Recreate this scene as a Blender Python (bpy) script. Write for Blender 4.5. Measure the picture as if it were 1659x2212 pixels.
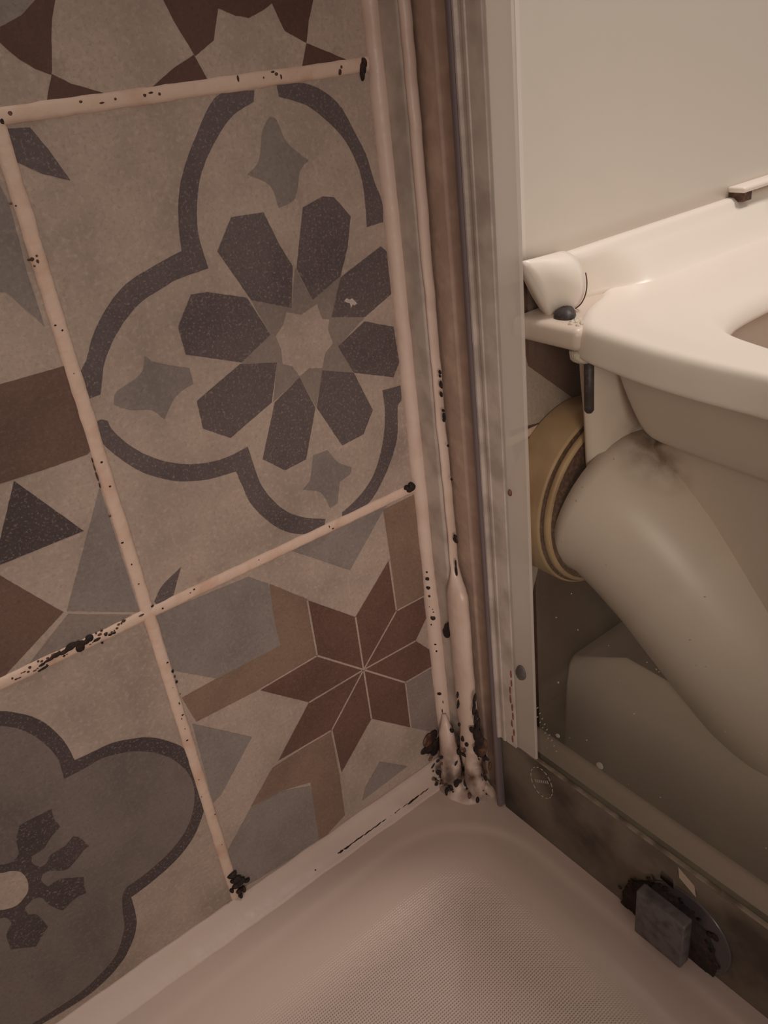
import bpy, bmesh, math, random
from mathutils import Vector, Matrix, noise
R0 = random.Random(7)
for o in list(bpy.data.objects): bpy.data.objects.remove(o)
scn = bpy.context.scene
COL = scn.collection
# ------------------------------------------------------------------ camera
RIGHT = Vector((0.78326026, -0.61148153, -0.11222169))
DOWN = Vector((-0.37841131, -0.32570219, -0.8664427))
FWD = Vector((0.49326286, 0.7211161, -0.48650111))
cam = bpy.data.objects.new('camera', bpy.data.cameras.new('camera')); COL.objects.link(cam)
m = Matrix((RIGHT, -DOWN, -FWD)).transposed().to_4x4()
m.translation = Vector((-0.08246899, -0.31392341, 0.20584894))
cam.matrix_world = m
cam.data.sensor_fit = 'HORIZONTAL'; cam.data.sensor_width = 36.0
cam.data.lens = 1792.57257 / 1659.0 * 36.0
cam.data.clip_start = 0.01; cam.data.clip_end = 30
scn.camera = cam
# ------------------------------------------------------------------ light
w = bpy.data.worlds.new('world'); scn.world = w; w.use_nodes = True
w.node_tree.nodes['Background'].inputs[0].default_value = (1.0, 0.86, 0.78, 1)
w.node_tree.nodes['Background'].inputs[1].default_value = 0.34
def area(name, loc, aim, size, power, col):
    l = bpy.data.lights.new(name, 'AREA'); l.shape = 'DISK'; l.size = size; l.energy = power; l.color = col
    o = bpy.data.objects.new(name, l); COL.objects.link(o); o.location = loc
    o.rotation_euler = (Vector(aim) - Vector(loc)).to_track_quat('-Z', 'Y').to_euler(); return o
area('ceiling_lamp', (0.95, -0.40, 1.85), (0.3, -0.1, 0.0), 0.42, 23.0, (1.0, 0.89, 0.85))
sl = bpy.data.lights.new('shower_fill', 'SPOT'); sl.energy = 15.5; sl.color = (1.0, .85, .76); sl.spot_size = math.radians(34); sl.spot_blend = 1.0; sl.shadow_soft_size = .16  # added fill spot to brighten tiles and screen; no lamp stands here
so = bpy.data.objects.new('shower_fill', sl); COL.objects.link(so); so.location = (-.35, -.78, .25)
so.rotation_euler = (Vector((.13, -.03, -.02)) - Vector(so.location)).to_track_quat('-Z', 'Y').to_euler()
vs = scn.view_settings
vs.view_transform = 'Standard'; vs.look = 'None'; vs.gamma = 1.0; vs.use_curve_mapping = False
vs.exposure = 0.0
# ------------------------------------------------------------------ baked wall-plane shapes (millimetres)
PAT = [
 ('slate', 1, 1, [(97.5, 196.7), (83.6, 197.4), (76.7, 193.2), (69.4, 184.6), (62.3, 175.2), (57.3, 165.3), (54.6, 154.8), (53.4, 145.7), (41.8, 143.0), (30.6, 139.8), (22.1, 134.9), (14.7, 128.2), (9.8, 122.2), (5.9, 115.7), (1.9, 110.5), (2.0, 100.9), (7.3, 101.2), (9.0, 105.1), (12.4, 112.7), (18.3, 120.3), (25.6, 126.7), (33.4, 131.3), (43.1, 134.1), (49.3, 135.7), (63.0, 136.7), (61.9, 150.6), (63.9, 160.4), (67.1, 169.1), (71.4, 175.6), (78.7, 183.3), (86.6, 189.4), (96.4, 192.8)]),
 ('slate', 1, 1, [(2.3, 91.3), (4.7, 91.6), (7.0, 90.2), (8.2, 85.2), (13.6, 76.2), (21.0, 68.6), (30.4, 62.3), (40.6, 58.3), (52.1, 56.6), (63.7, 57.7), (64.6, 49.0), (65.9, 39.0), (69.6, 29.2), (76.3, 19.0), (85.7, 11.3), (96.8, 5.6), (95.4, 0.9), (89.8, 1.0), (81.0, 3.9), (71.7, 10.8), (64.8, 19.8), (59.1, 30.7), (57.1, 40.0), (55.6, 48.5), (42.4, 49.9), (31.8, 53.1), (23.0, 57.8), (15.0, 64.1), (8.9, 71.4), (3.5, 80.1), (2.2, 85.0)]),
 ('slate', 1, 1, [(106.4, 2.1), (106.9, 4.9), (117.5, 8.9), (127.1, 15.6), (133.6, 25.2), (138.2, 36.6), (140.6, 48.9), (140.6, 59.4), (151.9, 58.4), (151.6, 50.9), (148.7, 47.4), (146.3, 32.1), (139.7, 19.6), (130.2, 8.2), (121.5, 2.6)]),
 ('slate', 1, 1, [(107.7, 197.3), (120.4, 196.6), (129.6, 192.5), (137.2, 185.6), (143.1, 174.1), (147.2, 165.6), (149.7, 154.8), (152.8, 145.9), (152.3, 136.8), (142.8, 136.5), (143.5, 149.7), (142.4, 160.2), (137.6, 172.0), (130.0, 180.8), (120.2, 188.6), (107.9, 193.2)]),
 ('blend', 0, 1, [(102.7, 127.9), (108.9, 112.3), (125.1, 118.6), (117.4, 102.3), (135.3, 97.1), (118.6, 88.2), (125.3, 73.3), (108.2, 79.8), (101.9, 63.4), (95.8, 80.3), (80.3, 73.4), (85.8, 90.4), (68.6, 95.2), (85.1, 103.2), (78.8, 120.5), (97.6, 111.7)]),
 ('light', 0, 2, [(110.7, 110.0), (112.2, 103.0), (116.0, 101.6), (114.5, 97.3), (116.1, 90.5), (111.2, 87.3), (108.4, 80.8), (101.6, 82.9), (95.9, 80.7), (92.9, 86.7), (88.4, 88.9), (89.0, 95.4), (87.5, 101.9), (92.3, 105.9), (94.7, 110.6), (101.8, 107.5)]),
 ('slate', 0, 2, [(77.3, 153.6), (92.2, 152.7), (96.8, 139.2), (101.7, 128.7), (97.6, 111.7), (79.1, 119.9), (68.3, 142.2)]),
 ('slate', 0, 2, [(111.2, 151.0), (121.8, 153.5), (127.6, 152.0), (134.8, 142.8), (131.2, 130.6), (125.2, 118.8), (108.9, 112.3), (103.3, 127.3)]),
 ('slate', 0, 2, [(149.3, 126.8), (152.3, 123.8), (152.3, 104.1), (135.3, 97.3), (117.4, 102.3), (125.1, 118.4)]),
 ('slate', 0, 2, [(135.1, 95.6), (151.6, 88.4), (152.6, 70.1), (148.2, 63.8), (125.3, 73.3), (118.6, 88.2)]),
 ('slate', 0, 2, [(108.2, 79.8), (125.3, 73.3), (133.4, 51.4), (126.0, 41.1), (112.8, 39.9), (102.1, 63.3)]),
 ('slate', 0, 2, [(95.8, 80.3), (101.4, 63.5), (91.8, 40.6), (79.8, 39.4), (69.6, 49.2), (81.0, 73.1)]),
 ('slate', 0, 2, [(68.1, 95.1), (85.8, 90.4), (79.6, 73.6), (56.5, 64.6), (45.0, 73.2), (45.2, 85.8)]),
 ('slate', 0, 2, [(53.2, 128.7), (60.3, 127.9), (77.4, 121.3), (85.1, 103.2), (68.9, 95.5), (45.2, 106.1), (44.7, 117.8)]),
 ('grey', 2, 1, [(102.5, 186.8), (105.2, 185.1), (108.6, 176.3), (117.5, 168.3), (112.5, 165.1), (108.1, 155.2), (99.6, 152.8), (97.3, 162.0), (87.9, 167.8), (94.2, 172.0), (98.1, 182.4)]),
 ('grey', 2, 1, [(28.3, 110.5), (32.4, 106.6), (45.4, 100.2), (45.6, 93.3), (37.1, 90.8), (29.6, 82.9), (25.1, 88.5), (16.9, 91.4), (11.2, 95.5), (13.7, 100.3), (24.7, 103.9)]),
 ('grey', 2, 1, [(104.2, 40.7), (109.0, 32.4), (116.3, 26.7), (114.9, 23.4), (108.1, 21.8), (105.3, 10.9), (100.4, 10.1), (96.7, 20.5), (86.9, 26.1), (92.1, 29.8), (95.8, 41.0)]),
 ('slate', 0, 1, [(1.8, 196.3), (10.3, 195.6), (14.7, 187.0), (18.6, 177.4), (9.6, 181.2), (1.3, 186.9)]),
 ('slate', 1, 1, [(19.8, 14.9), (13.1, 3.2), (4.8, 1.8), (3.9, 4.3), (9.3, 10.2)]),
 ('chip', 0, 4, [(125.1, 107.7), (126.8, 108.6), (128.2, 107.6), (129.8, 107.8), (131.1, 106.2), (132.2, 104.8), (130.5, 104.2), (129.9, 105.0), (128.6, 103.8), (128.2, 105.9), (126.5, 106.7)]),
 ('dbrown', 0, 1, [(23.2, 231.2), (28.5, 238.5), (34.1, 238.2), (29.8, 230.8), (27.3, 226.0), (25.5, 221.2), (22.6, 211.2), (22.0, 209.9), (17.3, 212.2), (13.3, 215.3), (10.5, 218.2), (8.6, 220.5), (5.8, 224.8), (5.1, 223.0), (10.1, 224.8), (17.7, 227.4)]),
 ('grey', 0, 1, [(9.3, 239.4), (28.5, 238.5), (23.2, 231.2), (17.7, 227.4), (10.1, 224.8), (5.1, 223.0)]),
 ('dbrown', 0, 1, [(22.2, 210.2), (27.6, 206.8), (33.1, 204.7), (38.9, 202.3), (18.0, 202.1), (19.3, 205.0)]),
 ('dbrown', 0, 1, [(65.8, 236.7), (67.6, 228.4), (70.2, 221.2), (75.2, 211.0), (75.4, 210.3), (84.2, 214.7), (85.7, 218.6), (88.3, 224.5), (94.8, 221.8), (100.3, 220.6), (106.5, 222.4), (111.2, 224.5), (112.9, 220.5), (115.0, 215.3), (124.3, 210.3), (126.8, 217.7), (130.0, 224.4), (134.7, 233.3)]),
 ('dbrown', 0, 1, [(75.1, 210.9), (78.6, 202.4), (55.4, 202.0), (66.1, 207.5)]),
 ('dbrown', 0, 1, [(124.3, 210.3), (143.8, 202.3), (120.7, 202.6)]),
 ('grey', 0, 1, [(-6.0, 194.4), (-4.9, 180.0), (-3.8, 173.9), (-5.2, 150.1), (-5.0, 131.5), (-7.3, 135.8), (-10.1, 139.9), (-12.9, 144.8), (-14.3, 146.4), (-21.6, 148.7)]),
 ('brown', 0, 1, [(-2.4, 115.9), (-4.1, 115.9), (-26.2, 116.2), (-36.0, 115.8), (-48.0, 80.8), (-38.0, 80.6), (-23.9, 80.0), (-4.3, 79.8), (-2.9, 80.6)]),
 ('dslate', 0, 1, [(-33.1, 79.8), (-14.9, 49.5), (-48.4, 49.5), (-55.5, 49.2), (-45.1, 59.5)]),
 ('grey', 0, 1, [(-3.6, 65.0), (-3.4, 2.6), (-31.6, 18.4)]),
 ('brown', 0, 1, [(-49.8, 45.3), (-32.9, 18.6), (-62.6, 2.4), (-75.4, 1.2), (-56.4, 56.6)]),
 ('blend', 0, 1, [(-31.4, 16.9), (-6.9, 3.1), (-29.5, 1.5), (-44.4, 1.6), (-52.9, 2.3), (-43.0, 9.3)]),
 ('dslate', 1, 1, [(-77.9, -6.0), (-68.9, -11.9), (-64.1, -15.9), (-59.0, -21.6), (-54.9, -28.6), (-51.9, -37.7), (-50.4, -45.9), (-50.0, -53.5), (-41.9, -54.3), (-33.1, -55.1), (-24.5, -58.5), (-16.7, -63.0), (-9.4, -70.3), (-2.6, -80.6), (-1.0, -93.4), (-1.3, -104.6), (-0.8, -116.6), (-3.3, -124.6), (-8.1, -132.1), (-14.8, -138.8), (-24.6, -144.1), (-35.4, -147.0), (-43.1, -148.2), (-49.7, -148.8), (-50.3, -157.8), (-51.8, -167.1), (-55.2, -174.7), (-59.3, -180.2), (-64.9, -185.6), (-76.1, -190.7), (-92.4, -192.2), (-139.8, -185.9)]),
 ('grey2', 1, 2, [(-80.1, -12.5), (-71.1, -18.6), (-66.0, -23.2), (-62.2, -28.9), (-58.8, -36.4), (-56.6, -44.3), (-56.0, -50.9), (-56.9, -59.9), (-48.0, -60.4), (-39.4, -60.1), (-31.4, -62.7), (-23.8, -66.6), (-16.4, -73.2), (-10.1, -81.4), (-5.5, -92.0), (-3.9, -101.6), (-5.0, -111.3), (-8.8, -121.4), (-15.0, -129.4), (-23.2, -135.0), (-32.3, -138.3), (-41.7, -140.2), (-49.7, -140.6), (-53.2, -144.4), (-55.5, -152.7), (-57.6, -163.5), (-61.4, -171.7), (-66.4, -178.8), (-76.7, -184.2), (-93.2, -187.2), (-138.8, -183.2)]),
 ('dslate', 2, 3, [(-102.3, -77.0), (-93.3, -85.1), (-90.1, -87.0), (-86.7, -86.6), (-84.8, -83.7), (-83.8, -77.6), (-80.2, -71.0), (-75.7, -70.9), (-66.2, -71.7), (-66.9, -77.2), (-65.8, -83.5), (-71.2, -86.4), (-75.8, -90.0), (-80.9, -90.2), (-82.1, -94.1), (-79.9, -98.9), (-77.0, -98.6), (-74.1, -95.5), (-67.8, -95.3), (-62.6, -92.7), (-60.5, -95.4), (-58.2, -103.2), (-61.3, -104.0), (-66.3, -107.1), (-71.0, -108.6), (-76.8, -104.0), (-80.2, -103.4), (-81.8, -106.5), (-80.5, -111.9), (-76.3, -111.6), (-71.3, -114.1), (-65.5, -118.8), (-66.8, -124.7), (-67.2, -128.8), (-72.7, -128.1), (-79.3, -130.6), (-83.2, -122.4), (-84.6, -116.0), (-87.9, -113.6), (-92.4, -115.6), (-92.3, -120.6), (-89.3, -123.9), (-87.6, -134.3), (-95.5, -141.3), (-104.7, -133.8), (-103.4, -124.1), (-99.7, -119.4), (-100.9, -114.2), (-102.7, -113.2), (-111.9, -104.8)]),
 ('light', 2, 4, [(-99.3, -85.2), (-94.7, -89.4), (-90.8, -91.6), (-87.5, -95.3), (-86.7, -101.1), (-87.8, -106.5), (-90.8, -109.9), (-95.5, -111.6), (-101.2, -108.7), (-105.5, -103.6)]),
 ('blue', 0, 1, [(1.6, -2.1), (49.9, -5.5), (59.4, -14.4), (58.4, -51.8), (22.5, -51.5), (2.7, -34.2)]),
 ('tan', 0, 1, [(59.8, -14.6), (78.3, -33.4), (77.6, -69.8), (41.9, -70.6), (6.6, -68.9), (3.1, -51.2), (20.0, -51.1), (58.4, -51.8), (58.1, -33.0)]),
 ('blue', 0, 1, [(75.1, -2.9), (134.4, -3.0), (129.4, -7.2), (106.1, -29.7)]),
 ('tan', 0, 1, [(131.7, -4.3), (154.9, -4.1), (159.0, -71.4), (132.3, -69.3), (132.4, -35.2)]),
 ('blue', 0, 1, [(4.4, -68.6), (31.9, -96.6), (8.2, -120.6), (2.8, -122.9)]),
 ('blue', 0, 1, [(21.1, -141.3), (40.3, -143.0), (59.0, -153.1), (58.1, -175.2), (59.4, -197.4), (13.8, -193.6), (-2.0, -190.9), (2.3, -160.0)]),
 ('tan', 0, 2, [(38.5, -124.0), (77.2, -123.3), (77.3, -158.0), (75.8, -190.8), (55.9, -198.4), (57.8, -161.5), (58.4, -150.0), (40.3, -142.7), (21.3, -140.7)]),
 ('blue', 0, 1, [(105.6, -168.2), (125.1, -186.5), (89.0, -189.2), (92.9, -180.2)]),
 ('blend', 0, 1, [(131.6, -122.1), (162.6, -123.4), (162.1, -186.6), (131.3, -157.9)]),
 ('dbrown2', 0, 3, [(104.6, -95.8), (104.8, -59.4), (78.2, -34.0), (77.7, -69.8)]),
 ('dbrown2', 0, 3, [(104.6, -95.8), (77.7, -69.8), (41.6, -70.7), (67.6, -96.0)]),
 ('dbrown2', 0, 3, [(104.6, -95.8), (67.6, -96.0), (42.5, -122.0), (77.8, -123.3)]),
 ('dbrown2', 0, 3, [(104.6, -95.8), (77.8, -123.3), (78.8, -157.4), (104.6, -132.7)]),
 ('dbrown2', 0, 3, [(104.6, -95.8), (104.6, -132.7), (131.3, -157.9), (131.6, -122.1)]),
 ('dbrown2', 0, 3, [(104.6, -95.8), (131.6, -122.1), (162.6, -123.1), (142.5, -97.2)]),
 ('dbrown2', 0, 3, [(104.6, -95.8), (142.5, -97.2), (152.0, -85.9), (151.7, -70.2), (131.9, -69.7)]),
 ('dbrown2', 0, 3, [(104.6, -95.8), (131.9, -69.7), (131.4, -35.4), (104.8, -59.4)]),
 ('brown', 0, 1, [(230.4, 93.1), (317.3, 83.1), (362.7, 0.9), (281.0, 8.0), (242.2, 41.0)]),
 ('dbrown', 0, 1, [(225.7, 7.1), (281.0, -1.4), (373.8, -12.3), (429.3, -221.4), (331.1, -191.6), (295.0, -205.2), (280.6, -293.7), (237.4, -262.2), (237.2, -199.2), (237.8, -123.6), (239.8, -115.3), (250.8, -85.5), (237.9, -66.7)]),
]
STAR_LINES = [(78.2, -34.0, 77.7, -69.8), (77.7, -69.8, 41.6, -70.7), (104.6, -95.8, 77.7, -69.8), (104.6, -95.8, 67.6, -96.0), (42.5, -122.0, 77.8, -123.3), (77.8, -123.3, 78.4, -165.3), (104.6, -95.8, 77.8, -123.3), (104.6, -95.8, 104.6, -132.7), (104.6, -95.8, 131.6, -122.1), (131.6, -122.1, 131.3, -157.9), (131.6, -122.1, 157.0, -122.9), (104.6, -95.8, 142.5, -97.2), (104.6, -95.8, 131.9, -69.7), (131.9, -69.7, 131.4, -35.4), (131.9, -69.7, 155.6, -70.3), (104.6, -95.8, 104.8, -59.4)]
MOULD = {
 'grout': [(4.92, -1.2, 200.48, 1, 1), (1.73, -1.2, 198.56, 0.8, 1.2), (52.42, -1.2, 200.2, 0.9, 0.8), (58.1, -1.2, 199.98, 0.8, 0.7), (55.07, -1.2, 200.78, 1.2, 0.5), (29.09, -1.2, 200.96, 0.8, 0.5), (36.22, -1.2, 199.8, 1.2, 0.5), (41.46, -1.2, 200.33, 0.7, 0.6), (90.87, -1.2, 201.34, 0.6, 1.6), (107.94, -1.2, 201.1, 1, 0.8), (109.83, -1.2, 199.94, 0.5, 1.2), (101.93, -1.2, 200.47, 0.5, 0.5), (106.45, -1.2, 202.05, 1, 0.5), (137.93, -1.2, 198.79, 1.2, 1.6), (138.9, -1.2, 200.36, 0.8, 0.8), (-2.31, -1.2, 155.14, 0.9, 0.8), (-0.46, -1.2, 155.84, 0.7, 0.7), (-0.72, -1.2, 153.98, 0.7, 1), (-2.27, -1.2, 152.73, 0.5, 0.5), (-3.47, -1.2, 155.08, 0.7, 0.5), (-3.54, -1.2, 173.88, 0.5, 0.5), (-2.16, -1.2, 172.88, 0.4, 0.4), (-1.5, -1.2, 131.23, 0.6, 0.4), (0.34, -1.2, 128.81, 0.5, 0.5), (-0.27, -1.2, 112.37, 0.5, 0.4), (-0.2, -1.2, 75.08, 0.7, 0.6), (0.14, -1.2, 64.09, 0.6, 0.6), (-3.46, -1.2, 51.6, 0.6, 0.6), (-1.83, -1.2, 38.11, 0.9, 0.5), (-0.85, -1.2, 26.74, 0.4, 0.5), (-0.49, -1.2, 16.53, 0.5, 0.4), (-3.43, -1.2, 77.15, 0.3, 1.5), (-3.55, -1.2, 74.13, 0.3, 2), (-3.61, -1.2, 70.02, 0.35, 2.5), (-3.66, -1.2, 65.86, 0.3, 1.5), (2.42, -1.2, 3.15, 0.8, 0.6), (-3.38, -1.2, 1.25, 1.6, 0.5), (6.43, -1.2, -0.27, 0.6, 0.6), (22.57, -1.2, 1.68, 0.6, 0.5), (20.51, -1.2, 0.95, 0.5, 0.4), (99.62, -1.2, -0.87, 0.9, 0.5), (97.69, -1.2, 1.08, 0.4, 0.8), (56.75, -1.2, 1.12, 0.4, 0.4), (1.36, -1.2, -28.23, 0.8, 0.6), (2.41, -1.2, -34.1, 0.8, 1.1), (2.74, -1.2, -37.37, 0.6, 1), (2.81, -1.2, -40.78, 0.7, 1), (0.42, -1.2, -42.66, 0.3, 0.3), (2.83, -1.2, -48.19, 0.4, 0.3), (1.14, -1.2, -52.88, 0.4, 0.9), (1.0, -1.2, -60.11, 0.8, 0.6), (0.06, -1.2, -61.85, 0.4, 0.8), (0.1, -1.2, -68.46, 0.3, 0.6), (-0.48, -1.2, -75.66, 0.7, 0.5), (-0.78, -1.2, -102.37, 0.4, 0.4), (-2.0, -1.2, -113.68, 0.3, 0.3), (1.86, -1.2, -129.76, 0.4, 0.4), (0.71, -1.2, -152.02, 0.3, 0.3)],
 'grout_black': [(-18.3, -1.6, -0.79, 1.2, 0.5), (-16.6, -1.6, -0.75, 0.8, 0.6), (-22.67, -1.6, -2.81, 0.5, 0.5), (-20.17, -1.6, 0.02, 0.6, 0.5), (-24.37, -1.6, -0.08, 1.8, 0.7), (-26.82, -1.6, 2.08, 1.8, 1.6), (-28.55, -1.6, 1.09, 1.2, 1.2), (-31.56, -1.6, -0.14, 2, 2.3), (-30.54, -1.6, 1.24, 1.6, 1.6), (-32.32, -1.6, 2.03, 1.6, 1.3), (-34.86, -1.6, 2.28, 2.6, 1.6), (-38.17, -1.6, 1.25, 2.4, 1.1), (-41.63, -1.6, 1.58, 2.2, 1), (-45.14, -1.6, 0.97, 2.2, 0.6), (-47.85, -1.6, 0.39, 1.4, 0.6), (-47.5, -1.6, -1.55, 2.2, 0.5), (-49.52, -1.6, -1.81, 0.8, 0.4), (-43.8, -1.6, 0.9, 1.4, 0.6)],
 'grout_end': [(150.22, -2.0, 200.86, 1, 2.2), (149.41, -2.0, 198.74, 1, 2.4), (148.62, -2.0, 196.78, 0.6, 2.6), (151.07, -2.0, 1.88, 2.3, 2.4), (149.35, -2.0, 0.92, 1.8, 1.8), (147.64, -2.0, 2.46, 1.4, 1.2), (1.05, -2.0, -176.76, 3, 2), (2.0, -2.0, -181.51, 3.6, 2.4), (4.05, -2.0, -185.36, 3, 2.4), (1.59, -2.0, -185.84, 3, 2), (-1.63, -2.0, -187.17, 1.2, 1.4), (4.9, -2.0, -192.09, 1.2, 2.2), (2.15, -2.0, -195.11, 1.2, 2), (7.78, -2.0, -187.21, 2.2, 0.8), (2.16, -2.0, -191.12, 2.4, 1.6)],
 'bead1': [('y', 150.75, -5.5, -53.12, 0.6, 0.6), ('y', 150.56, -5.5, -57.73, 1.2, 1.2), ('y', 150.55, -5.5, -63.74, 1.2, 1.2), ('y', 150.94, -5.5, -69.4, 0.8, 0.8), ('x', 152.5, -6.58, -84.77, 1.4, 1.6), ('y', 151.69, -5.5, -84.55, 1, 1), ('x', 152.5, -7.12, -80.51, 0.4, 0.4), ('x', 152.5, -6.57, -78.49, 0.4, 0.3), ('y', 149.72, -5.5, -89.47, 0.5, 0.5), ('y', 149.41, -5.5, -76.71, 0.3, 0.3), ('y', 152.41, -5.5, -103.97, 0.7, 0.6), ('x', 152.5, -6.02, -108.95, 0.6, 0.8), ('y', 150.86, -5.5, -142.2, 1.4, 1.2), ('y', 152.4, -5.5, -156.43, 0.4, 1.6), ('x', 152.5, -7.96, -149.17, 0.3, 1.2)],
 'bead2': [(153.5, -24.56, 68.68, 1, 1.1), (153.5, -24.32, 66.78, 0.8, 0.9), (153.5, -24.43, 62.37, 1.1, 2.2), (153.5, -24.13, 57.35, 1.1, 1.5), (153.5, -24.45, 49.03, 1, 0.9), (153.5, -24.78, 46.2, 1.2, 1.8), (153.5, -24.51, 43.92, 1, 1.2), (153.5, -26.0, 30.66, 0.9, 0.9), (153.5, -26.61, 12.01, 0.8, 0.8), (153.5, -25.61, -22.12, 1.4, 1.1), (153.5, -25.69, -24.66, 1.9, 1.8), (153.5, -24.23, -44.69, 1, 3.5), (153.5, -24.36, -40.15, 0.6, 2.5)],
 'bead2_big': [(157.0, -10.91, -94.04, 3.8, 4.6), (157.0, -12.53, -90.47, 3.4, 4.2), (157.0, -14.55, -86.72, 2, 3)],
 'corner': [('y', 142.62, -1.0, -176.31, 3, 4), ('y', 146.53, -1.0, -175.86, 3.5, 4), ('y', 148.33, -1.0, -184.35, 3.5, 4), ('y', 143.65, -1.0, -184.26, 4, 3), ('y', 139.19, -1.0, -182.68, 3, 2), ('y', 146.26, -1.0, -188.96, 2.5, 2.5), ('y', 150.93, -1.0, -182.14, 2, 2.5), ('y', 151.06, -1.0, -188.32, 1.5, 2), ('x', 152.5, -8.95, -186.38, 2, 1.6), ('x', 152.5, -7.98, -191.16, 2.6, 1.8), ('x', 152.5, -11.42, -179.76, 1, 1), ('x', 152.5, -17.74, -181.12, 1.8, 1.6), ('x', 152.5, -15.15, -185.43, 1.2, 1), ('x', 152.5, -23.88, -178.96, 2.2, 1), ('x', 152.5, -24.36, -173.89, 0.8, 1.8), ('x', 152.5, -26.57, -168.01, 1, 1.2), ('x', 152.5, -23.53, -165.18, 1, 1.6), ('x', 152.5, -18.82, -170.48, 0.8, 3), ('x', 152.5, -35.7, -165.98, 2, 2.2), ('x', 152.5, -37.49, -168.48, 2.6, 1.2), ('x', 152.5, -42.74, -167.25, 2.6, 1), ('x', 152.5, -46.36, -171.4, 1, 2.4), ('x', 152.5, -37.23, -124.66, 0.8, 4), ('x', 152.5, -36.17, -132.42, 0.9, 4), ('x', 152.5, -37.18, -138.94, 1, 4), ('x', 152.5, -38.76, -143.3, 1.2, 4), ('x', 152.5, -36.87, -151.97, 2, 4), ('x', 152.5, -38.89, -156.11, 2.6, 5), ('x', 152.5, -40.92, -160.27, 2.6, 5), ('x', 152.5, -32.91, -151.76, 2, 1.6), ('x', 152.5, -21.18, -155.39, 0.8, 1.2), ('x', 152.5, -22.11, -138.04, 0.7, 3), ('x', 152.5, -13.36, -165.79, 1.2, 1.2), ('x', 152.5, -22.47, -130.57, 0.6, 2)],
 'tray': [(148.2, -0.26, -202.5, 2.4, 1), (151.94, -0.57, -202.5, 2, 0.8), (153.31, -3.56, -202.5, 3.5, 0.7), (156.83, -8.62, -202.5, 3, 0.4), (156.92, -14.69, -202.5, 0.9, 0.7), (160.31, -11.45, -202.5, 2.6, 0.4), (141.87, -0.69, -202.5, 1.2, 0.5), (131.25, -1.68, -202.5, 2.6, 0.45), (127.22, -0.96, -202.5, 3, 0.6), (122.52, -0.63, -202.5, 3.5, 0.7), (117.84, -0.79, -202.5, 3, 0.9), (113.21, -0.45, -202.5, 3, 0.6), (107.75, -0.29, -202.5, 3.5, 0.5), (102.34, -0.13, -202.5, 3, 0.5), (97.21, 0.31, -202.5, 3, 0.6), (92.53, 0.35, -202.5, 3, 0.5), (88.11, 0.19, -202.5, 3, 0.5), (83.52, 0.23, -202.5, 3, 0.6), (79.37, 0.35, -202.5, 3, 0.6), (75.06, 0.2, -202.5, 3, 0.5), (71.4, -0.07, -202.5, 3, 0.7), (67.98, -0.53, -202.5, 2, 1), (63.7, 1.66, -202.5, 1.6, 0.9), (61.89, 2.0, -202.5, 1, 0.5), (66.06, 3.11, -202.5, 0.8, 0.5), (104.71, -0.4, -202.5, 0.8, 0.8), (45.12, -0.1, -202.5, 0.8, 0.8), (118.47, 8.49, -202.5, 2, 0.5), (114.24, 8.89, -202.5, 2, 0.5), (122.98, 8.4, -202.5, 1.4, 0.4), (96.04, 8.38, -202.5, 1.5, 0.5), (104.48, 7.39, -202.5, 0.8, 0.6)],
}

# ------------------------------------------------------------------ helpers
def lin(c):
    return tuple(((v / 12.92) if v <= 0.04045 else ((v + 0.055) / 1.055) ** 2.4) for v in (x / 255.0 for x in c)) + (1.0,)
def mesh_obj(name, verts, faces, mats, parent=None, smooth=False, midx=None):
    me = bpy.data.meshes.new(name); me.from_pydata([tuple(v) for v in verts], [], faces)
    for mt in (mats if isinstance(mats, (list, tuple)) else [mats]): me.materials.append(mt)
    if midx:
        for p, i in zip(me.polygons, midx): p.material_index = i
    bm = bmesh.new(); bm.from_mesh(me); bmesh.ops.recalc_face_normals(bm, faces=bm.faces) if midx is None else None
    bm.to_mesh(me); bm.free()
    if smooth:
        for p in me.polygons: p.use_smooth = True
    o = bpy.data.objects.new(name, me); COL.objects.link(o)
    if parent: o.parent = parent
    return o
def empty(name, label, cat, loc=(0, 0, 0)):
    o = bpy.data.objects.new(name, None); COL.objects.link(o); o.location = loc; o.empty_display_size = .05
    o['label'] = label; o['category'] = cat
    bpy.context.view_layer.update(); return o
def tag(o, label, cat, group=None, kind=None):
    if label: o['label'] = label
    if cat: o['category'] = cat
    if group: o['group'] = group
    if kind: o['kind'] = kind
    return o
def attach(o, parent):
    o.parent = parent; o.matrix_parent_inverse = parent.matrix_basis.inverted(); return o
def bevel(o, w, seg=3, ang=0.6):
    b = o.modifiers.new('bevel', 'BEVEL'); b.width = w; b.segments = seg; b.limit_method = 'ANGLE'; b.angle_limit = ang
    for p in o.data.polygons: p.use_smooth = True
    return o
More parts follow.
